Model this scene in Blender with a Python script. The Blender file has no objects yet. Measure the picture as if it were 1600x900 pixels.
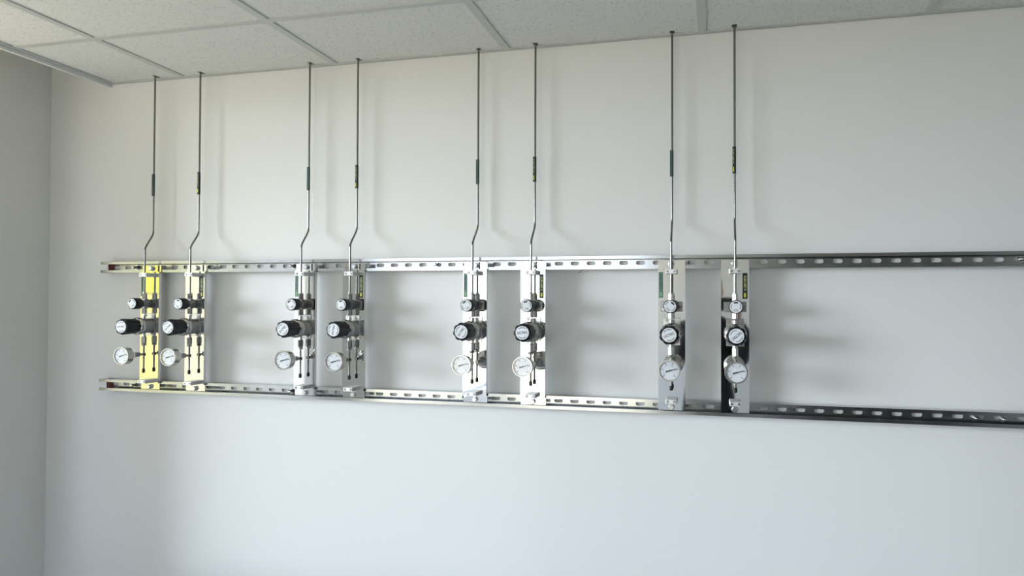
import bpy, bmesh, math, random
from mathutils import Vector, Matrix
random.seed(7)
PI = math.pi
C = bpy.context.scene.collection
SC = bpy.context.scene

# ------------------------------------------------------------------ camera
cd = bpy.data.cameras.new('camera'); cam = bpy.data.objects.new('camera', cd); C.objects.link(cam)
cd.sensor_width = 36.0; cd.lens = 1171.21 / 1600 * 36
cd.clip_start = 0.01
F = Vector((-0.2588, 0.9657, 0.0187)).normalized()
R = Vector((0.9659, 0.2588, 0.0042)); R = (R - F * R.dot(F)).normalized()
U = R.cross(F)
cam.matrix_world = Matrix(((R.x, U.x, -F.x, 2.33894), (R.y, U.y, -F.y, -2.28345), (R.z, U.z, -F.z, 1.58048), (0, 0, 0, 1)))
SC.camera = cam

# ------------------------------------------------------------------ world, lights, exposure
SC.view_settings.view_transform = 'Standard'
SC.view_settings.look = 'None'
SC.view_settings.gamma = 1.0
SC.view_settings.exposure = 0.0
SC.cycles.use_denoising = True
SC.cycles.max_bounces = 10
SC.cycles.diffuse_bounces = 6
SC.cycles.glossy_bounces = 6
SC.cycles.sample_clamp_indirect = 6.0

SKY = (0.79, 0.94, 1.20); SKY_E = 4.5
GROUND = (1.03, 0.95, 0.72); GROUND_E = 4.4
w = bpy.data.worlds.new('sky'); SC.world = w; w.use_nodes = True
nt = w.node_tree; nt.nodes.clear()
tc = nt.nodes.new('ShaderNodeTexCoord'); sx = nt.nodes.new('ShaderNodeSeparateXYZ')
mr = nt.nodes.new('ShaderNodeMapRange'); mr.inputs[1].default_value = -0.12; mr.inputs[2].default_value = 0.10
mx = nt.nodes.new('ShaderNodeMix'); mx.data_type = 'RGBA'
mx.inputs[6].default_value = tuple(c * GROUND_E for c in GROUND) + (1,)
mx.inputs[7].default_value = tuple(c * SKY_E for c in SKY) + (1,)
bg = nt.nodes.new('ShaderNodeBackground'); wo = nt.nodes.new('ShaderNodeOutputWorld')
nt.links.new(tc.outputs['Generated'], sx.inputs[0]); nt.links.new(sx.outputs[2], mr.inputs[0])
nt.links.new(mr.outputs[0], mx.inputs[0]); nt.links.new(mx.outputs[2], bg.inputs[0]); nt.links.new(bg.outputs[0], wo.inputs[0])

# low hazy sun coming through the left windows
sl = bpy.data.lights.new('sun', 'SUN'); sl.energy = 3.15; sl.color = (0.92, 1.02, 1.13); sl.angle = math.radians(17)
so = bpy.data.objects.new('sun', sl); C.objects.link(so); so.location = (-6, -3, 4)
so.rotation_euler = Vector((0.874, 0.465, -0.095)).to_track_quat('-Z', 'Y').to_euler()

# ------------------------------------------------------------------ room numbers
XL = -0.0862            # inner face of the left wall
XR = 6.4; YF = -6.5     # right wall, wall behind the camera
ZC = 2.379              # underside of the ceiling grid
ZT = 2.75               # slab above
ZF = 0.0
XE = 0.206              # edge of the suspended ceiling (curtain pocket beyond)
GX0 = 0.521; TS = 0.6   # right edges of the grid bars
GY1 = -0.40
WIN = [  # y0, y1, z0, z1 openings in the left wall
    (-2.25, -0.37, 0.62, 2.32),
    (-6.30, -2.95, 0.60, 2.32),
]
BWIN = (-0.02, 1.62, 0.20, 2.34)   # x0,x1,z0,z1 opening in the wall behind the camera

# ------------------------------------------------------------------ materials
def mat(name, col, rough=0.5, metal=0.0, bump=None, noise=None, spec=None, coat=0.0):
    m = bpy.data.materials.new(name); m.use_nodes = True
    n = m.node_tree; b = n.nodes['Principled BSDF']
    b.inputs['Base Color'].default_value = (*col, 1); b.inputs['Roughness'].default_value = rough
    b.inputs['Metallic'].default_value = metal
    if spec is not None: b.inputs['Specular IOR Level'].default_value = spec
    if coat: b.inputs['Coat Weight'].default_value = coat
    if noise:   # (scale, amount) colour mottling
        t = n.nodes.new('ShaderNodeTexCoord'); ns = n.nodes.new('ShaderNodeTexNoise')
        ns.inputs['Scale'].default_value = noise[0]; ns.inputs['Detail'].default_value = 5
        n.links.new(t.outputs['Object'], ns.inputs[0])
        cr = n.nodes.new('ShaderNodeMapRange'); cr.inputs[3].default_value = 1 - noise[1]; cr.inputs[4].default_value = 1 + noise[1]
        n.links.new(ns.outputs[0], cr.inputs[0])
        mm = n.nodes.new('ShaderNodeVectorMath'); mm.operation = 'SCALE'; mm.inputs[0].default_value = col
        n.links.new(cr.outputs[0], mm.inputs['Scale']); n.links.new(mm.outputs[0], b.inputs['Base Color'])
        if len(noise) > 2:
            r2 = n.nodes.new('ShaderNodeMapRange'); r2.inputs[3].default_value = rough - noise[2]; r2.inputs[4].default_value = rough + noise[2]
            n.links.new(ns.outputs[0], r2.inputs[0]); n.links.new(r2.outputs[0], b.inputs['Roughness'])
    if bump:    # (scale, strength, distance)
        t = n.nodes.new('ShaderNodeTexCoord'); ns = n.nodes.new('ShaderNodeTexNoise')
        ns.inputs['Scale'].default_value = bump[0]; ns.inputs['Detail'].default_value = 4
        n.links.new(t.outputs['Object'], ns.inputs[0])
        bp = n.nodes.new('ShaderNodeBump'); bp.inputs['Strength'].default_value = bump[1]; bp.inputs['Distance'].default_value = bump[2]
        n.links.new(ns.outputs[0], bp.inputs['Height']); n.links.new(bp.outputs[0], b.inputs['Normal'])
    return m

def tile_mat():
    m = mat('mineral_fibre', (0.75, 0.76, 0.75), 0.95)
    n = m.node_tree; b = n.nodes['Principled BSDF']
    t = n.nodes.new('ShaderNodeTexCoord')
    v = n.nodes.new('ShaderNodeTexNoise'); v.inputs['Scale'].default_value = 150; v.inputs['Detail'].default_value = 3
    n.links.new(t.outputs['Object'], v.inputs[0])
    cr = n.nodes.new('ShaderNodeValToRGB')
    cr.color_ramp.elements[0].position = 0.33; cr.color_ramp.elements[0].color = (0.56, 0.575, 0.57, 1)
    cr.color_ramp.elements[1].position = 0.42; cr.color_ramp.elements[1].color = (0.75, 0.76, 0.75, 1)
    n.links.new(v.outputs[0], cr.inputs[0]); n.links.new(cr.outputs[0], b.inputs['Base Color'])
    bp = n.nodes.new('ShaderNodeBump'); bp.inputs['Strength'].default_value = 0.5; bp.inputs['Distance'].default_value = 0.002
    n.links.new(cr.outputs[0], bp.inputs['Height']); n.links.new(bp.outputs[0], b.inputs['Normal'])
    return m

M = {}
M['wall'] = mat('white_wall_paint', (0.80, 0.80, 0.785), 0.75, bump=(60, 0.04, 0.002), noise=(0.7, 0.012))
M['tile'] = tile_mat()
M['grid'] = mat('white_grid_enamel', (0.56, 0.575, 0.57), 0.45)
M['plenum'] = mat('dark_plenum_concrete', (0.10, 0.10, 0.10), 0.9)
M['concrete'] = mat('grey_concrete', (0.22, 0.22, 0.22), 0.9, noise=(6, 0.08))
M['floor'] = mat('pale_vinyl_floor', (0.34, 0.35, 0.37), 0.4, noise=(4, 0.06))
M['mirror'] = mat('mirror_steel', (0.86, 0.86, 0.85), 0.035, 1.0, bump=(9, 0.02, 0.002))
M['steel'] = mat('satin_steel', (0.58, 0.57, 0.55), 0.22, 1.0)
M['tube'] = mat('drawn_tube', (0.22, 0.22, 0.21), 0.22, 1.0)
M['dark_steel'] = mat('regulator_steel', (0.34, 0.34, 0.34), 0.30, 1.0)
M['alu'] = mat('aluminium_block', (0.82, 0.82, 0.82), 0.38, 0.75)
M['black'] = mat('black_plastic', (0.008, 0.009, 0.014), 0.42, spec=0.3)
M['rubber'] = mat('black_rubber', (0.01, 0.01, 0.012), 0.55)
M['disc'] = mat('printed_white_disc', (0.80, 0.82, 0.84), 0.4)
M['dial'] = mat('white_dial', (0.90, 0.90, 0.93), 0.4)
M['ink'] = mat('black_ink', (0.03, 0.035, 0.06), 0.5)
M['ink2'] = mat('grey_ink', (0.25, 0.28, 0.33), 0.5)
M['green'] = mat('green_label', (0.13, 0.195, 0.17), 0.45)
M['dark_sleeve'] = mat('dark_green_sleeve', (0.025, 0.055, 0.055), 0.45)
M['green_ink'] = mat('dark_green_ink', (0.02, 0.09, 0.09), 0.5)
M['green_arrow'] = mat('light_green_ink', (0.18, 0.50, 0.20), 0.5)
M['blacklabel'] = mat('black_label', (0.008, 0.008, 0.008), 0.45)
M['yellow'] = mat('yellow_ink', (0.70, 0.72, 0.08), 0.5)
M['pale_yellow'] = mat('pale_yellow_ink', (0.52, 0.55, 0.20), 0.5)
M['frame'] = mat('grey_window_frame', (0.35, 0.36, 0.37), 0.4)
M['facade'] = mat('yellow_facade', (0.33, 0.30, 0.035), 0.8)
M['cream'] = mat('cream_facade', (0.36, 0.34, 0.22), 0.8)
M['whitefac'] = mat('white_facade', (0.34, 0.35, 0.36), 0.8)
M['paleyel'] = mat('pale_yellow_facade', (0.36, 0.31, 0.11), 0.8)
M['door'] = mat('dark_door_laminate', (0.035, 0.04, 0.04), 0.5)
M['cloth'] = mat('black_cloth', (0.012, 0.012, 0.015), 0.9)
M['skin'] = mat('skin', (0.55, 0.36, 0.27), 0.55)
M['hair'] = mat('black_hair', (0.01, 0.009, 0.008), 0.5)
M['zinc'] = mat('zinc_bolt', (0.75, 0.77, 0.78), 0.18, 1.0)

def strut_mat():
    m = mat('galvanised_steel', (0.50, 0.51, 0.51), 0.17, 1.0, noise=(35, 0.08, 0.04), bump=(120, 0.03, 0.0004))
    n = m.node_tree; b = n.nodes['Principled BSDF']
    # dark red reflection painted into the colour at the left end
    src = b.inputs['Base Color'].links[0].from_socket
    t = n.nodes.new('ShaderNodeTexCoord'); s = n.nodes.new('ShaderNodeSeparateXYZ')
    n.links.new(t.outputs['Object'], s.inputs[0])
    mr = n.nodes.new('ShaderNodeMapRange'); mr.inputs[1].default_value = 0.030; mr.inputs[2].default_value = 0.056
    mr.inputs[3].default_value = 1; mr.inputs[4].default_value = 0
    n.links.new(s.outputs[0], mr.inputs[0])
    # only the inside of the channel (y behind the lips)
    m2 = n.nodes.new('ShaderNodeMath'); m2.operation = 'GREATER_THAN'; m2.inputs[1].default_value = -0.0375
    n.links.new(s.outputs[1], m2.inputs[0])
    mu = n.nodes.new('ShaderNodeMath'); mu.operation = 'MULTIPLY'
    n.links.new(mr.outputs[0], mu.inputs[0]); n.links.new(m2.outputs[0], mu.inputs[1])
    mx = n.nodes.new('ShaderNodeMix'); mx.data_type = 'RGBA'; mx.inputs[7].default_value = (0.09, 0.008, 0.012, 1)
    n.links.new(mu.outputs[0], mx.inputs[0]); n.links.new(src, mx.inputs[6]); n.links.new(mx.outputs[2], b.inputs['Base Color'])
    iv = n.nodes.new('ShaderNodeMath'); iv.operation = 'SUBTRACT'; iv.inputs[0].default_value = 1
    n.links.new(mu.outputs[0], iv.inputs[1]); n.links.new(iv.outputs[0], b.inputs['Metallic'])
    return m
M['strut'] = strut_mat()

def glass_mat():
    m = bpy.data.materials.new('clear_glass'); m.use_nodes = True; n = m.node_tree; n.nodes.clear()
    tr = n.nodes.new('ShaderNodeBsdfTransparent'); tr.inputs[0].default_value = (0.975, 0.98, 0.98, 1)
    gl = n.nodes.new('ShaderNodeBsdfGlossy'); gl.inputs['Roughness'].default_value = 0.02
    mi = n.nodes.new('ShaderNodeMixShader'); mi.inputs[0].default_value = 0.04; o = n.nodes.new('ShaderNodeOutputMaterial')
    n.links.new(tr.outputs[0], mi.inputs[1]); n.links.new(gl.outputs[0], mi.inputs[2])
    n.links.new(mi.outputs[0], o.inputs[0])
    return m
M['glass'] = glass_mat()

# ------------------------------------------------------------------ mesh helpers
def box(bm, x0, x1, y0, y1, z0, z1):
    vs = [bm.verts.new((x, y, z)) for x in (x0, x1) for y in (y0, y1) for z in (z0, z1)]
    for f in ((0, 1, 3, 2), (4, 6, 7, 5), (0, 4, 5, 1), (2, 3, 7, 6), (0, 2, 6, 4), (1, 5, 7, 3)):
        bm.faces.new([vs[i] for i in f])
def bevel(bm, r, seg=2):
    bmesh.ops.bevel(bm, geom=list(bm.edges), offset=r, segments=seg, affect='EDGES', clamp_overlap=True)
def stuff(o): o['kind'] = 'stuff'; return o
def loft(bm, rings, cap=True):
    vr = [[bm.verts.new(p) for p in r] for r in rings]
    n = len(vr[0])
    for a, b in zip(vr, vr[1:]):
        for i in range(n):
            bm.faces.new((a[i], a[(i + 1) % n], b[(i + 1) % n], b[i]))
    if cap:
        bm.faces.new(vr[0][::-1]); bm.faces.new(vr[-1])
def lathe_y(bm, prof, cx=0, cz=0, n=32, rfun=None):
    """prof: (y, r) from back to front; axis along Y"""
    rings = []
    for (y, r) in prof:
        rings.append([(cx + (rfun(a, r) if rfun else r) * math.cos(a), y, cz + (rfun(a, r) if rfun else r) * math.sin(a)) for a in [2 * PI * i / n for i in range(n)]])
    loft(bm, rings)
def lathe_z(bm, prof, cx=0, cy=0, n=20, ph=0.0):
    loft(bm, [[(cx + r * math.cos(a), cy + r * math.sin(a), z) for a in [ph + 2 * PI * i / n for i in range(n)]] for (z, r) in prof])
def tube(bm, pts, r, n=14):
    pts = [Vector(p) for p in pts]; rings = []
    for i, p in enumerate(pts):
        d = (pts[min(i + 1, len(pts) - 1)] - pts[max(i - 1, 0)]).normalized()
        a = Vector((1, 0, 0)) - d * d.x
        if a.length < .1: a = Vector((0, 1, 0)) - d * d.y
        a.normalize(); b = d.cross(a)
        rings.append([p + (a * math.cos(t) + b * math.sin(t)) * r for t in [2 * PI * k / n for k in range(n)]])
    loft(bm, rings)
def prism(bm, poly, y0, y1):
    """poly of (x, z) extruded along y"""
    loft(bm, [[(x, y0, z) for x, z in poly], [(x, y1, z) for x, z in poly]])
def obj(name, bm, m, parent=None, smooth=False, loc=None):
    bmesh.ops.recalc_face_normals(bm, faces=bm.faces)
    me = bpy.data.meshes.new(name); bm.to_mesh(me); bm.free()
    me.materials.append(M[m] if isinstance(m, str) else m)
    if smooth:
        for p in me.polygons: p.use_smooth = True
        me.set_sharp_from_angle(angle=math.radians(35))
    o = bpy.data.objects.new(name, me); C.objects.link(o)
    if parent: o.parent = parent
    if loc: o.location = loc
    return o
def N(): return bmesh.new()
def empty(name, loc=(0, 0, 0)):
    o = bpy.data.objects.new(name, None); C.objects.link(o); o.location = loc; o.empty_display_size = 0.05
    return o
def tag(o, label=None, cat=None, group=None, kind=None):
    if label: o['label'] = label
    if cat: o['category'] = cat
    if group: o['group'] = group
    if kind: o['kind'] = kind
    return o
def simple_box(name, m, dims, parent=None, bev=0, kind=None):
    b = N(); box(b, *dims)
    if bev: bevel(b, bev, 1)
    o = obj(name, b, m, parent)
    if kind: o['kind'] = kind
    return o
def text_mesh(s, size, shear=0, stretch=1.0):
    """flat text mesh lying in XZ (facing -Y), centred on the origin"""
    cu = bpy.data.curves.new('text', 'FONT'); cu.body = s; cu.size = size; cu.align_x = 'CENTER'; cu.align_y = 'CENTER'
    cu.offset = size * 0.018; cu.resolution_u = 3
    t = bpy.data.objects.new('text', cu); C.objects.link(t)
    bpy.context.view_layer.update()
    me = bpy.data.meshes.new_from_object(t.evaluated_get(bpy.context.evaluated_depsgraph_get()))
    bpy.data.objects.remove(t); bpy.data.curves.remove(cu)
    me.transform(Matrix(((stretch, 0, 0, 0), (0, 0, -1, 0), (0, 1, 0, 0), (0, 0, 0, 1))))
    return me

# ------------------------------------------------------------------ room shell
WT = 0.2
simple_box('wall_back', 'wall', (XL - WT, XR + WT, 0, WT, ZF, ZT), kind='structure')
simple_box('wall_right', 'wall', (XR, XR + WT, YF, 0, ZF, ZT), kind='structure')
simple_box('floor', 'floor', (XL - WT, XR + WT, YF - WT, WT, ZF - 0.2, ZF), kind='structure')
b = N()
ys = [YF - WT, WIN[1][0], WIN[1][1], WIN[0][0], WIN[0][1], 0]
z0, z1 = WIN[0][2], WIN[0][3]
box(b, XL - WT, XL, ys[0], ys[1], ZF, ZT); box(b, XL - WT, XL, ys[2], ys[3], ZF, ZT); box(b, XL - WT, XL, ys[4], ys[5], ZF, ZT)
for a, c in ((ys[1], ys[2]), (ys[3], ys[4])):
    box(b, XL - WT, XL, a, c, ZF, z0); box(b, XL - WT, XL, a, c, z1, ZT)
wl = tag(obj('wall_left', b, 'wall'), kind='structure')
# unseen slabs outside, added to cut sky and ground light at the near window
simple_box('added_sky_blocker', 'concrete', (XL - 1.60, XL - WT, -2.55, 0.6, 2.36, 2.46), wl)
simple_box('added_ground_blocker', 'concrete', (XL - 0.95, XL - WT, -2.55, 0.6, 0.44, 0.54), wl)
b = N()
DX0, DX1, DZ = 3.0, 5.0, 2.15
x0, x1, z0, z1 = BWIN
box(b, XL, x0, YF - WT, YF, ZF, ZT); box(b, x1, DX0, YF - WT, YF, ZF, ZT); box(b, DX1, XR + WT, YF - WT, YF, ZF, ZT)
box(b, x0, x1, YF - WT, YF, ZF, z0); box(b, x0, x1, YF - WT, YF, z1, ZT); box(b, DX0, DX1, YF - WT, YF, DZ, ZT)
tag(obj('wall_front', b, 'wall'), kind='structure')

def window(n, u0, u1, z0, z1, plane, axis):
    """axis 'y': window in a wall facing +x at x=plane; axis 'x': in a wall facing +y at y=plane"""
    t = empty(f'window_{n}', ((plane, (u0 + u1) / 2, z0) if axis == 'y' else ((u0 + u1) / 2, plane, z0))); t['kind'] = 'structure'
    h = z1 - z0; W2 = (u1 - u0) / 2; fw = 0.045
    def bx(bm, a, b_, c, d, e, f_):
        box(bm, a, b_, c, d, e, f_) if axis == 'x' else box(bm, c, d, a, b_, e, f_)
    for dims in ((-W2, -W2 + fw, -.03, .03, 0, h), (W2 - fw, W2, -.03, .03, 0, h), (-W2 + fw, W2 - fw, -.03, .03, 0, fw), (-W2 + fw, W2 - fw, -.03, .03, h - fw, h)):
        q = N(); bx(q, *dims); obj('frame_bar', q, 'frame', t)
    if axis == 'y':
        q = N(); bx(q, W2 - 1.11, W2 - 1.07, -.03, .03, fw, h - fw); obj('mullion', q, 'frame', t)
    q = N(); bx(q, -W2 + fw, W2 - fw, -.003, .003, fw, h - fw); obj('pane', q, 'glass', t)
window(1, WIN[0][0], WIN[0][1], WIN[0][2], WIN[0][3], XL - 0.12, 'y')
window(2, WIN[1][0], WIN[1][1], WIN[1][2], WIN[1][3], XL - 0.12, 'y')
window(3, BWIN[0], BWIN[1], BWIN[2], BWIN[3], YF - 0.12, 'x')
t = empty('door_1', ((DX0 + DX1) / 2, YF - 0.06, ZF)); t['kind'] = 'structure'
hw = (DX1 - DX0) / 2
for s in (-1, 1):
    q = N(); box(q, min(0, s * hw) + .004, max(0, s * hw) - .004, -.02, .02, .008, DZ - .005); lf = obj('door_leaf', q, 'door', t)
    q = N(); tube(q, [(s * .07, .03, .95), (s * .07, .07, .96), (s * .07, .07, 1.15), (s * .07, .03, 1.16)], .009); obj('door_handle', q, 'steel', lf, True)

# ------------------------------------------------------------------ ceiling
ceil = simple_box('ceiling', 'plenum', (XL - WT, XR + WT, YF - WT, WT, ZT, ZT + 0.15), kind='structure')
HOLES = []   # filled from the unit list below
UX = [0.4140, 0.6005, 1.0280, 1.2050, 1.6215, 1.8075, 2.2230, 2.4000]
TY = [-0.040, -0.037, -0.034, -0.032, -0.027, -0.030, -0.029, -0.038]
FL = 0.024   # flange width
cols = [(XE, GX0 - FL)] ; k = 0
while GX0 + TS * k < XR:
    cols.append((GX0 + TS * k, min(GX0 + TS * (k + 1) - FL, XR))); k += 1
rows = [(-0.022, GY1)]; y = GY1 - FL
while y > YF:
    rows.append((y, max(y - (TS - FL), YF))); y -= TS
TZ = ZC + 0.0034
for j, (ya, yb) in enumerate(rows):
    for i, (xa, xb) in enumerate(cols):
        yb2 = yb
        xa2, xb2, ya2, yb3 = xa - .006, xb + .006, ya + .006, yb2 - .006
        poly = [(xa2, yb3), (xb2, yb3), (xb2, ya2)]
        if j == 0:
            for X, ty in reversed(list(zip(UX, TY))):
                if xa2 < X < xb2:
                    d = ty - 0.010
                    poly += [(X + .007, ya2), (X + .007, d), (X - .007, d), (X - .007, ya2)]
        poly += [(xa2, ya2)]
        b = N(); loft(b, [[(x, y, TZ) for x, y in poly], [(x, y, TZ + .014) for x, y in poly]])
        obj('ceiling_tile', b, 'tile', ceil)
# grid bars: long ones run away from the back wall, short ones between them
def tee(b, x0, x1, y0, y1, along):
    box(b, x0, x1, y0, y1, ZC, ZC + .0035)
    if along == 'y': box(b, (x0 + x1) / 2 - .0012, (x0 + x1) / 2 + .0012, y0, y1, ZC + .0035, ZC + .035)
    else: box(b, x0, x1, (y0 + y1) / 2 - .0012, (y0 + y1) / 2 + .0012, ZC + .0035, ZC + .035)
k = 0
while GX0 + TS * k < XR - .05:
    b = N(); tee(b, GX0 + TS * k - FL, GX0 + TS * k, YF, -.022, 'y'); obj('grid_bar', b, 'grid', ceil); k += 1
for (ya, yb) in rows[1:]:
    for (xa, xb) in cols:
        b = N(); tee(b, xa + .0005, xb - .0005, ya, ya + FL, 'x'); obj('grid_cross_bar', b, 'grid', ceil)
# wall angle along the back wall, edge angle and fascia along the curtain pocket
b = N(); box(b, XE - .02, XR, -.022, 0, ZC, ZC + .0035); box(b, XE - .02, XR, -.0015, 0, ZC, ZC + .03)
tag(obj('trim_1', b, 'grid'), kind='structure')
b = N(); box(b, XE - .016, XE, YF, -.022, ZC - .001, ZC + .003)
tag(obj('trim_2', b, 'grid'), kind='structure')
b = N(); box(b, XE - .026, XE - .016, YF, 0, ZC - .012, ZC + .36)
tag(obj('trim_3', b, 'wall'), kind='structure')

# ------------------------------------------------------------------ strut channels
SX0, SX1 = 0.190, 3.95
def strut(zc, z_slot, label, cut):
    t = empty('strut_channel', (SX0, 0, zc)); tag(t, label, 'channel', kind='thing')
    L = SX1 - SX0; H = .0200; TH = .0025; D = .041
    # C profile with returned lips (y, z), thin wall polygon
    o = [(-.003, -H), (-D, -H), (-D, -.0108), (-.034, -.0108), (-.034, -.0130), (-D + TH, -.0130), (-D + TH, -H + TH), (-.003, -H + TH)]
    b = N()
    loft(b, [[(0, y, z) for y, z in o], [(L, y, z) for y, z in o]])
    loft(b, [[(0, y, -z) for y, z in o], [(L, y, -z) for y, z in o]])
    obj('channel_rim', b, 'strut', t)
    # slotted web
    b = N(); dz = z_slot - zc; hl, hr = .0135 - .0062, .0062
    first = 0.67855 - 0.05 * 9 - SX0     # centre of first slot
    n = 0; ya, yb = -.003, -.0055
    zt, zb = H - TH, -H + TH
    edges = [0.0]
    cs = []
    c = first
    while c < L - .02:
        cs.append(c); c += .05
    prev = 0.0
    slot_poly = lambda c: [(c + (hl if math.cos(a) > 0 else -hl) + hr * math.cos(a), dz + hr * math.sin(a)) for a in [PI / 2 - 2 * PI * (i + .5) / 16 for i in range(16)]]
    for c in cs:
        x0, x1 = prev, c + .025
        sp = slot_poly(c)
        outer = []
        # top run (left->right), bottom run (right->left); matched to slot points by order
        right = [p for p in sp if p[0] > c]; left = [p for p in sp if p[0] <= c]
        for y in (ya, yb):
            pass
        def ring(pts, y): return [b.verts.new((p[0], y, p[1])) for p in pts]
        full = right + left       # clockwise from top right
        outp = []
        for (px, pz) in full:
            a = (px - c, pz - dz)
            if abs(a[1]) >= .0045: outp.append((px if abs(px - c) < .02 else px, zt if a[1] > 0 else zb))
            else: outp.append((x1 if a[0] > 0 else x0, dz + a[1] * 1.5))
        f1, f2 = ring(full, yb), ring(full, ya); o1, o2 = ring(outp, yb), ring(outp, ya)
        m = len(full)
        for i in range(m):
            j = (i + 1) % m
            b.faces.new((f1[i], f1[j], o1[j], o1[i])); b.faces.new((f2[i], o2[i], o2[j], f2[j])); b.faces.new((f1[i], f2[i], f2[j], f1[j]))
            # corner fill
            p, q = outp[i], outp[j]
            if abs(p[0] - q[0]) > 1e-6 and abs(p[1] - q[1]) > 1e-6:
                cx_ = x1 if p[0] > c or q[0] > c else x0
                cz_ = zt if max(p[1], q[1]) > zt - 1e-6 else zb
                for rr, oo in ((yb, o1), (ya, o2)):
                    v = b.verts.new((cx_, rr, cz_)); b.faces.new((oo[i], oo[j], v))
        prev = x1
    if prev < L: box(b, prev, L, yb, ya, zb, zt)
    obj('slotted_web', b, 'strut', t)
    return t
ZU, ZL = 1.7000, 1.2750
up = strut(ZU, 1.7000, 'upper galvanised slotted steel channel, running across the wall behind the panel tops', .33)
lo = strut(ZL, 1.2770, 'lower galvanised slotted steel channel, running across the wall behind the panel feet', .33)
def anchor(t, X, dz=0):
    x = X - SX0
    b = N(); lathe_y(b, [(-.0055, .0105), (-.0075, .0105), (-.0075, .0075), (-.0135, .0075)], x, dz, 6); obj('anchor_nut', b, 'zinc', t)
    b = N(); lathe_y(b, [(0, .0048), (-.026, .0048), (-.028, .003)], x + .0, dz, 14); obj('anchor_stud', b, 'zinc', t, True)
for X in (0.318, 0.955, 1.478, 3.13, 3.27): anchor(up, X)
for X in (0.318, 0.955, 3.02, 3.085): anchor(lo, X)
# bits of burr and wire tie left on the channel rims
b = N(); tube(b, [(1.96 - SX0, -.038, -.0205), (1.955 - SX0, -.042, -.026), (1.945 - SX0, -.043, -.030)], .0008, 6); obj('wire_end', b, 'black', up)

# ------------------------------------------------------------------ regulator panels
DZ0 = 1.2755
Yp = -.053
LOGO = text_mesh('GCTEC', .0095)
LABTXT = text_mesh('KLSB LABY N', .0088, stretch=0.83)
for me in (LOGO, LABTXT): pass
LOGO.materials.append(M['ink'])
def text_obj(name, me, parent, loc, rot=0.0):
    o = bpy.data.objects.new(name, me); C.objects.link(o); o.parent = parent; o.location = loc; o.rotation_euler = (0, rot, 0)
    return o
def arc_marks(b, r, a0, a1, n, w, h, y, cx=0, cz=0):
    """small dashes standing for unreadable fine print, on an arc"""
    for i in range(n):
        a = math.radians(a0 + (a1 - a0) * i / max(1, n - 1))
        ca, sa = math.cos(a), math.sin(a)
        pts = [(-h / 2, -w / 2), (h / 2, -w / 2), (h / 2, w / 2), (-h / 2, w / 2)]
        loft(b, [[(cx + (r + p) * ca - q * sa, yy, cz + (r + p) * sa + q * ca) for p, q in pts] for yy in (y, y - .0003)])
def arc_band(b, r0, r1, a0, a1, y, n=10):
    inner = [(r0 * math.cos(a), r0 * math.sin(a)) for a in [math.radians(a0 + (a1 - a0) * i / n) for i in range(n + 1)]]
    outer = [(r1 * math.cos(a), r1 * math.sin(a)) for a in [math.radians(a0 + (a1 - a0) * i / n) for i in range(n + 1)]]
    for i in range(n):
        prism(b, [inner[i], outer[i], outer[i + 1], inner[i + 1]], y, y - .0003)
def arrow_poly(cx, zt, zb, w):
    return [(cx - w * .28, zt), (cx + w * .28, zt), (cx + w * .28, zb + w * .55), (cx + w * .5, zb + w * .55), (cx, zb), (cx - w * .5, zb + w * .55), (cx - w * .28, zb + w * .55)]

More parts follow.
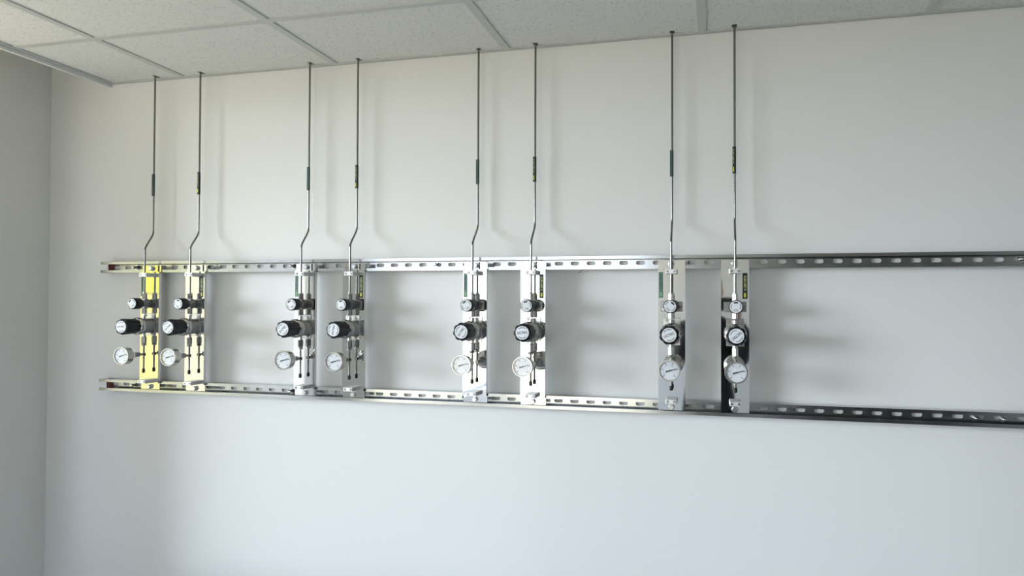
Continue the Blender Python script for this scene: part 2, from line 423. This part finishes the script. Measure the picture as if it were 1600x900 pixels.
def panel(X, label, kind, knob_rot, valve_rot, stub=False):
    t = empty('regulator_panel', (X, 0, DZ0)); tag(t, label, 'regulator panel', 'gas regulator panels along the channels')
    Z = lambda z: z - DZ0
    W = .0385
    # mirror polished tray: front sheet with folded sides
    b = N()
    zt, zb = Z(1.6780), Z(1.2915)
    o = [(-W, -.041), (-W, Yp), (W, Yp), (W, -.041), (W - .0015, -.041), (W - .0015, Yp + .0015), (-W + .0015, Yp + .0015), (-W + .0015, -.041)]
    loft(b, [[(x, y, zb) for x, y in o], [(x, y, zt) for x, y in o]])
    obj('mounting_plate', b, 'mirror', t)
    for za, zc_ in ((Z(1.6820), Z(1.7045)), (Z(1.2670), Z(1.2890))):
        b = N(); box(b, -W, W, -.0440, -.0412, za, zc_)
        # short return joining the tab to the tray
        if za > .1: box(b, -W, W, Yp, -.0412, Z(1.6780), za)
        else: box(b, -W, W, Yp, -.0412, zc_, Z(1.2915))
        obj('fixing_tab', b, 'mirror', t)
    for zc_ in (Z(1.6945), Z(1.2762)):
        b = N(); lathe_y(b, [(-.0440, .0105), (-.0455, .0105), (-.0455, .0085), (-.0535, .0085), (-.0545, .007)], -.001, zc_, 6 if zc_ < .1 else 24, None)
        obj('fixing_bolt', b, 'zinc', t)
    # tube support blocks
    for z0_, z1_ in ((Z(1.6635), Z(1.6770)), (Z(1.2905), Z(1.3035))):
        b = N(); box(b, -.016, .016, -.088, Yp, z0_, z1_); bevel(b, .0012, 1); blk = obj('support_block', b, 'alu', t)
        for s in (-1, 1):
            b = N(); lathe_y(b, [(-.0880, .0040), (-.0895, .0036)], s * .0098, (z0_ + z1_) / 2, 12)
            box(b, s * .0098 - .0030, s * .0098 + .0030, -.0897, -.0893, (z0_ + z1_) / 2 - .0006, (z0_ + z1_) / 2 + .0006)
            sc_ = obj('screw', b, 'dark_steel', blk)
    # shut-off valve: base plate, body, two nuts, knob
    zv = Z(1.5697)
    b = N(); box(b, -.031, .031, Yp - .006, Yp, zv - .015, zv + .014); bevel(b, .001, 1)
    bp_ = obj('valve_bracket', b, 'dark_steel', t)
    for sx_, sz_ in ((-.024, -.009), (.024, .006)):
        b = N(); lathe_y(b, [(Yp - .006, .0042), (Yp - .0085, .0038)], sx_, zv + sz_, 14); obj('screw', b, 'steel', bp_)
    b = N(); lathe_y(b, [(Yp - .006, .013), (-.084, .013), (-.086, .0115), (-.092, .0115)], 0, zv, 24)
    box(b, -.0095, .0095, -.0865, -.0695, zv - .0165, zv + .0165)
    obj('valve_body', b, 'dark_steel', t, True)
    for z0_, z1_ in ((Z(1.5850), Z(1.6060)), (Z(1.5345), Z(1.5540))):
        b = N(); lathe_z(b, [(z0_, .0070), (z0_ + .0015, .0084), (z1_ - .0015, .0084), (z1_, .0070)], 0, -.078, 6, PI / 6)
        lathe_z(b, [(z1_, .0055), (z1_ + .004, .0050)], 0, -.078, 16)
        obj('compression_nut', b, 'steel', t)
    b = N(); lathe_y(b, [(-.092, .0095), (-.099, .0095), (-.100, .0165), (-.104, .0190), (-.130, .0196), (-.1365, .0190), (-.1375, .0172)], 0, zv, 40)
    kn = obj('valve_knob', b, 'black', t, True)
    b = N(); lathe_y(b, [(-.1374, .0168), (-.1382, .0166)], 0, 0, 36); d = obj('knob_disc', b, 'disc', kn, True); d.location = (0, 0, zv)
    d.rotation_euler = (0, valve_rot, 0)
    b = N(); arc_band(b, .0095, .0140, 62, 118, -.1382); arc_band(b, .0122, .0138, -28, 38, -.1382, 8); arc_band(b, .0122, .0138, 150, 205, -.1382, 8)
    arc_marks(b, .0085, -118, -62, 4, .0022, .0018, -.1382); arc_marks(b, .0125, -115, -65, 5, .0014, .0014, -.1382)
    stuff(obj('knob_print', b, 'ink', kn, loc=(0, 0, zv))).rotation_euler = (0, valve_rot, 0)
    # regulator
    zr = Z(1.4916)
    b = N(); box(b, -.0245, .0245, Yp - .003, Yp, Z(1.4570), Z(1.5360)); bevel(b, .001, 1); pl = obj('regulator_bracket', b, 'steel', t)
    for sx_, z_ in ((-.0135, Z(1.5290)), (.0135, Z(1.4660))):
        b = N(); lathe_y(b, [(Yp - .003, .0046), (Yp - .0058, .0042), (Yp - .0058, .0020), (Yp - .0045, .0020)], sx_, z_, 14); obj('screw', b, 'dark_steel', pl)
    b = N(); lathe_y(b, [(Yp - .003, .0250), (-.0600, .0260), (-.0940, .0260), (-.0955, .0240), (-.1020, .0240)], 0, zr, 40)
    obj('regulator_body', b, 'dark_steel', t, True)
    for s, zz in ((1, .026), (-1, -.026)):
        b = N(); lathe_z(b, [(zr + s * .020, .0062), (zr + s * .0395, .0062)] if s > 0 else [(zr - .0395, .0062), (zr - .020, .0062)], 0, -.078, 16)
        obj('port_stub', b, 'steel', t, True)
    b = N(); lathe_y(b, [(-.1020, .0290), (-.1035, .0305), (-.1130, .0305), (-.1150, .0285), (-.119, .0215)], 0, zr, 40)
    obj('bonnet_ring', b, 'steel', t, True)
    lob = lambda a, r: r * (1 - .10 * (0.5 - 0.5 * math.cos(8 * a)) ** 2 * (1 if r > .02 else 0))
    b = N(); lathe_y(b, [(-.1155, .0225), (-.1200, .0250), (-.1550, .0262), (-.1780, .0275), (-.1825, .0262), (-.1840, .0225)], 0, 0, 96, lob)
    kn = obj('regulator_knob', b, 'black', t, True); kn.location = (0, 0, zr); kn.rotation_euler = (0, knob_rot, 0)
    b = N(); lathe_y(b, [(-.1838, .0200), (-.1848, .0196)], 0, 0, 40); d = obj('knob_disc', b, 'disc', kn, True)
    text_obj('knob_lettering', LOGO, kn, (0, -.1852, 0))
    b = N(); arc_marks(b, .0152, 128, 52, 9, .0022, .0028, -.1848); arc_marks(b, .0152, -128, -52, 9, .0022, .0028, -.1848); stuff(obj('knob_print', b, 'ink2', kn))
    # outlet: nut, collar, tube with tee and cap
    b = N(); lathe_z(b, [(Z(1.4300), .0075), (Z(1.4315), .0088), (Z(1.4522), .0088), (Z(1.4537), .0075)], 0, -.078, 6, PI / 6)
    lathe_z(b, [(Z(1.4225), .0078), (Z(1.4275), .0088), (Z(1.4300), .0060)], 0, -.078, 12)
    obj('compression_nut', b, 'steel', t)
    b = N(); tube(b, [(0, -.078, Z(1.4580)), (0, -.078, Z(1.3300))], .0032); box(b, -.0048, .0048, -.083, -.073, Z(1.3870), Z(1.3965))
    obj('outlet_tube', b, 'tube', t, True)
    b = N(); lathe_z(b, [(Z(1.3275), .0030), (Z(1.3295), .0050), (Z(1.3385), .0052), (Z(1.3420), .0042)], 0, -.078, 16)
    obj('end_cap', b, 'rubber', t, True)
    # pressure gauge
    zg = Z(1.3935)
    b = N(); tube(b, [(0, -.078, Z(1.3918)), (0, -.100, zg)], .0032); lathe_y(b, [(-.098, .0060), (-.100, .0078), (-.124, .0086), (-.126, .0105), (-.142, .0105)], 0, zg, 16)
    obj('gauge_stem', b, 'dark_steel', t, True)
    b = N(); lathe_y(b, [(-.140, .0150), (-.146, .0245), (-.153, .0270), (-.155, .0288), (-.178, .0292), (-.179, .0305), (-.1825, .0305), (-.1835, .0295), (-.1835, .0272), (-.1800, .0268)], 0, zg, 48)
    g = obj('gauge_case', b, 'steel', t, True)
    b = N(); lathe_y(b, [(-.1798, .0269), (-.1806, .0269)], 0, zg, 48); obj('gauge_dial', b, 'dial', g)
    b = N()
    for i in range(51):
        a = math.radians(225 - 270 * i / 50); big = i % 10 == 0; mid = i % 5 == 0
        r1 = .0240; r0 = r1 - (.0034 if big else .0024 if mid else .0014); wd = .0008 if big else .00045
        ca, sa = math.cos(a), math.sin(a)
        loft(b, [[(p * ca - q * sa, y, zg + p * sa + q * ca) for p, q in ((r0, -wd), (r1, -wd), (r1, wd), (r0, wd))] for y in (-.1806, -.1809)])
    arc_marks(b, .0190, 225, -45, 6, .0030, .0026, -.1806, 0, zg)
    arc_marks(b, .0095, 100, 80, 2, .0016, .0012, -.1806, 0, zg)
    n = 48
    for i in range(n * 3 // 4):
        a0, a1 = [math.radians(225 - 270 * q / (n * .75)) for q in (i, i + 1)]
        prism(b, [(r * math.cos(a), zg + r * math.sin(a)) for r, a in ((.0148, a0), (.0154, a0), (.0154, a1), (.0148, a1))], -.1806, -.1808)
    for i in range(48):
        a0, a1 = 2 * PI * i / 48, 2 * PI * (i + 1) / 48
        prism(b, [(r * math.cos(a), zg + r * math.sin(a)) for r, a in ((.0259, a0), (.0268, a0), (.0268, a1), (.0259, a1))], -.1806, -.1809)
    stuff(obj('dial_print', b, 'ink2', g))
    b = N(); na = math.radians(17); ca, sa = math.cos(na), math.sin(na)
    q = [(-.0095, .0030), (-.0030, .0012), (.0010, .0014), (.0205, .0005), (.0205, -.0005), (.0010, -.0014), (-.0030, -.0012), (-.0095, -.0030)]
    prism(b, [(p * ca - s * sa, zg + p * sa + s * ca) for p, s in q], -.1815, -.1822); lathe_y(b, [(-.1806, .0020), (-.1828, .0020)], 0, zg, 12)
    obj('gauge_needle', b, 'ink', g)
    b = N(); lathe_y(b, [(-.1826, .0271), (-.1832, .0271)], 0, zg, 40); obj('gauge_glass', b, 'glass', g)
    # flow label on the plate
    if kind == 'green':
        x0, x1, z0_, z1_ = -.0370, -.0245, Z(1.5950), Z(1.6700); m1, m2, m3 = 'green', 'green_ink', 'green_arrow'
    else:
        x0, x1, z0_, z1_ = .0205, .0340, Z(1.5925), Z(1.6655); m1, m2, m3 = 'blacklabel', 'pale_yellow', 'yellow'
    lb = simple_box('flow_label', m1, (x0, x1, Yp - .0003, Yp, z0_, z1_), t)
    lb['label'] = ('dark green flow label' if kind == 'green' else 'black flow label with yellow arrow')
    me = LABTXT.copy(); me.materials.clear(); me.materials.append(M[m2])
    cxl = (x0 + x1) / 2
    text_obj('label_lettering', me, lb, (cxl, Yp - .0006, z1_ - .0285), PI / 2)
    b = N(); prism(b, arrow_poly(cxl, z0_ + .0165, z0_ + .0030, .0085), Yp - .0003, Yp - .0006); obj('label_arrow', b, m3, lb)
    return t

LAB = [
 'mirror steel regulator panel with yellow reflections, the one nearest the room corner',
 'mirror steel regulator panel with yellow reflections, second panel from the room corner',
 'mirror steel regulator panel with green label, third panel from the room corner',
 'mirror steel regulator panel with black arrow label, fourth panel from the room corner',
 'mirror steel regulator panel with green label, fifth panel from the room corner',
 'mirror steel regulator panel with black arrow label, sixth panel from the room corner',
 'mirror steel regulator panel with green label, seventh panel from the room corner',
 'mirror steel regulator panel with black arrow label, farthest panel from the room corner',
]
TL = [
 'thin bent steel gas tube above the regulator panel nearest the room corner',
 'thin bent steel gas tube with black sleeve above the second panel from the corner',
 'thin bent steel gas tube with dark sleeve above the third panel from the corner',
 'thin bent steel gas tube with yellow-tipped black sleeve above the fourth panel from the corner',
 'thin bent steel gas tube with dark sleeve above the fifth panel from the corner',
 'thin bent steel gas tube with yellow-tipped black sleeve above the sixth panel from the corner',
 'thin steel gas tube with dark green sleeve above the seventh panel from the corner',
 'thin steel gas tube with yellow-tipped black sleeve above the panel farthest from the corner',
]
KR = [-3, -40, -45, -80, -55, -3, -22, -220]
VR = [-40, 5, -38, -5, -32, -10, 40, 0]
LZ = [(1.953, 2.031)] * 8
def gas_tube(i, X):
    ty = TY[i]
    t = empty('gas_tube', (X, ty, 1.600)); tag(t, TL[i], 'gas tube', 'gas supply tubes dropping from the ceiling')
    L = lambda y, z: (0, y - ty, z - 1.600)
    b = N()
    pts = [L(-.078, 1.600), L(-.078, 1.755)]
    za, zb = 1.762, 1.818
    for k in range(9):
        s = k / 8; e = s * s * (3 - 2 * s)
        # gentle offset bend with nearly straight middle
        pts.append(L(-.078 + (ty + .078) * (0.35 * e + 0.65 * s), za + (zb - za) * s))
    pts += [L(ty, 1.826), L(ty, 2.46)]
    tube(b, pts, .00318, 16)
    obj('tube_run', b, 'tube', t, True)
    z0, z1 = LZ[i]; kind = 'green' if i % 2 == 0 else 'black'
    b = N()
    rr = .0040
    ang = [math.radians(a) for a in range(200, -141, -20)]
    # wrapped sleeve with a small flag on the left
    prof = [(rr * math.cos(a), rr * math.sin(a)) for a in [2 * PI * k / 16 for k in range(16)]]
    lathe_z(b, [(z0 - 1.6, rr), (z1 - 1.6, rr)], 0, 0, 18)
    box(b, -.0062, -.002, -.0032, -.0022, z0 - 1.6, z1 - 1.6)
    lb = obj('flow_sleeve', b, 'dark_sleeve' if kind == 'green' else 'blacklabel', t)
    if kind == 'green': lb['label'] = 'dark green wrapped sleeve'
    else:
        lb['label'] = 'black wrapped sleeve with yellow arrow'
        me = LABTXT.copy(); me.transform(Matrix.Scale(.52, 4, (0, 0, 1))); me.materials.clear(); me.materials.append(M['pale_yellow'])
        text_obj('sleeve_lettering', me, lb, (-.0040, -.0034, z1 - 1.6 - .028), PI / 2)
        b = N(); prism(b, arrow_poly(-.0036, z0 - 1.6 + .0190, z0 - 1.6 + .0050, .0052), -.0033, -.0044); obj('sleeve_arrow', b, 'yellow', lb)
    return t
for i, X in enumerate(UX):
    panel(X, LAB[i], 'green' if i % 2 == 0 else 'black', math.radians(KR[i]), math.radians(VR[i]))
    gas_tube(i, X)

# ------------------------------------------------------------------ outside the windows
fc = empty('neighbour_building', (-10, -14, -4.0))
simple_box('core', 'cream', (-3, -.05, -6.5, 3.0, 0, 15), fc)
simple_box('cladding_panel', 'facade', (-.05, 0, 1.12, 2.33, 5.75, 15), fc)
simple_box('cladding_panel', 'whitefac', (-.05, 0, 2.37, 2.98, 0, 15), fc)
simple_box('cladding_panel', 'paleyel', (-.05, 0, 1.12, 2.33, 0, 5.72), fc)
simple_box('cladding_panel', 'cream', (-.05, 0, -.58, 1.08, 0, 15), fc)
simple_box('cladding_panel', 'whitefac', (-.05, 0, -6.5, -.62, 0, 15), fc)
tag(fc, 'yellow building outside the window, mirrored in the two panels nearest the corner', 'building')

# ------------------------------------------------------------------ the photographer, mirrored in the farthest panel
def skin_body(name, verts, edges, m, parent=None, root=0, sub=2):
    me = bpy.data.meshes.new(name); me.from_pydata([v[:3] for v in verts], edges, [])
    o = bpy.data.objects.new(name, me); C.objects.link(o)
    if parent: o.parent = parent
    sk = o.modifiers.new('skin', 'SKIN'); sk.use_smooth_shade = True
    for i, v in enumerate(verts):
        sv = me.skin_vertices[0].data[i]; rx = v[3]; ry = v[4] if len(v) > 4 else v[3]
        sv.radius = (rx, ry); sv.use_root = (i == root)
    su = o.modifiers.new('sub', 'SUBSURF'); su.levels = sub; su.render_levels = sub
    me.materials.append(M[m]); return o
PX, PY = 2.315, -2.72
who = empty('person', (PX, PY, 0)); tag(who, 'person in black clothes holding up a phone, mirrored in the farthest panel', 'person')
V = [(0, 0, .95, .150, .110), (0, 0, 1.12, .138, .10), (0, .0, 1.30, .150, .110), (0, 0, 1.43, .13, .085), (0, .01, 1.50, .058, .058), (0, .02, 1.56, .055, .055),
     (-.155, 0, 1.42, .058), (-.19, .05, 1.20, .046), (-.13, .27, 1.38, .038), (-.03, .335, 1.485, .028),
     (.155, 0, 1.42, .058), (.19, .05, 1.20, .046), (.22, .27, 1.38, .038), (.155, .335, 1.485, .028),
     (-.09, 0, .86, .095), (-.10, .01, .50, .066), (-.10, -.01, .12, .045), (-.10, .10, .04, .042),
     (.09, 0, .86, .095), (.10, .01, .50, .066), (.10, -.01, .12, .045), (.10, .10, .04, .042)]
Ed = [(0, 1), (1, 2), (2, 3), (3, 4), (4, 5), (3, 6), (6, 7), (7, 8), (8, 9), (3, 10), (10, 11), (11, 12), (12, 13),
      (0, 14), (14, 15), (15, 16), (16, 17), (0, 18), (18, 19), (19, 20), (20, 21)]
skin_body('clothed_body', V, Ed, 'cloth', who)
# head with nose, ears, hair
b = N(); bmesh.ops.create_uvsphere(b, u_segments=28, v_segments=20, radius=1)
for v in b.verts:
    x, y, z = v.co
    jaw = 1 - .22 * max(0, -z) ** 1.5
    v.co = (x * .074 * jaw, y * .094 * jaw + .025, z * .115 + 1.655)
    if y > .75 and abs(x) < .2 and -.35 < z < .1: v.co.y += .016
hd = obj('head', b, 'skin', who, True)
for s_ in (-1, 1):
    b = N(); bmesh.ops.create_uvsphere(b, u_segments=10, v_segments=8, radius=1)
    for v in b.verts: v.co = (v.co.x * .010 + s_ * .076, v.co.y * .018 + .02, v.co.z * .030 + 1.65)
    obj('ear', b, 'skin', hd, True)
    b = N(); bmesh.ops.create_uvsphere(b, u_segments=10, v_segments=8, radius=1)
    for v in b.verts: v.co = (v.co.x * .012 + s_ * .030, v.co.y * .006 + .112, v.co.z * .006 + 1.668)
    obj('eye', b, 'ink', hd, True)
b = N(); box(b, -.024, .024, .108, .116, 1.592, 1.599); obj('mouth', b, 'hair', hd)
b = N(); bmesh.ops.create_uvsphere(b, u_segments=28, v_segments=20, radius=1)
bmesh.ops.delete(b, geom=[v for v in b.verts if (v.co.z < .28 and v.co.y > -.1) or v.co.z < -.45], context='VERTS')
for v in b.verts: v.co = (v.co.x * .083, v.co.y * .102 + .016, v.co.z * .122 + 1.66)
hr = obj('hair', b, 'hair', hd, True); hr.modifiers.new('t', 'SOLIDIFY').thickness = .006
# phone just behind the camera, held by both hands
ph = simple_box('phone', 'black', (2.318, 2.475, -2.306, -2.298, 1.535, 1.612), bev=.003)
tag(ph, 'black phone held up sideways by the person in black, seen in mirror steel', 'phone')
for s_, wx in ((-1, -.03), (1, .155)):
    hand = [(wx, .345, 1.49, .024, .016), (wx + s_ * .004, .385, 1.515, .030, .014), (wx + s_ * .004, .405, 1.535, .028, .012)]
    hv = list(hand); he = [(0, 1), (1, 2)]
    for k in range(4):
        n0 = len(hv)
        zz = 1.542 + .019 * k - .02
        hv += [(wx + s_ * .010, .412, zz + .008, .0085), (wx + s_ * .000, .440 - .002 * k, zz + .012, .0080), (wx - s_ * .020, .4385, zz + .014, .0070)]
        he += [(2, n0), (n0, n0 + 1), (n0 + 1, n0 + 2)]
    n0 = len(hv)
    hv += [(wx - s_ * .022, .400, 1.530, .0095), (wx - s_ * .040, .402, 1.548, .0085)]; he += [(1, n0), (n0, n0 + 1)]
    skin_body('hand', hv, he, 'skin', who, 0, 1)
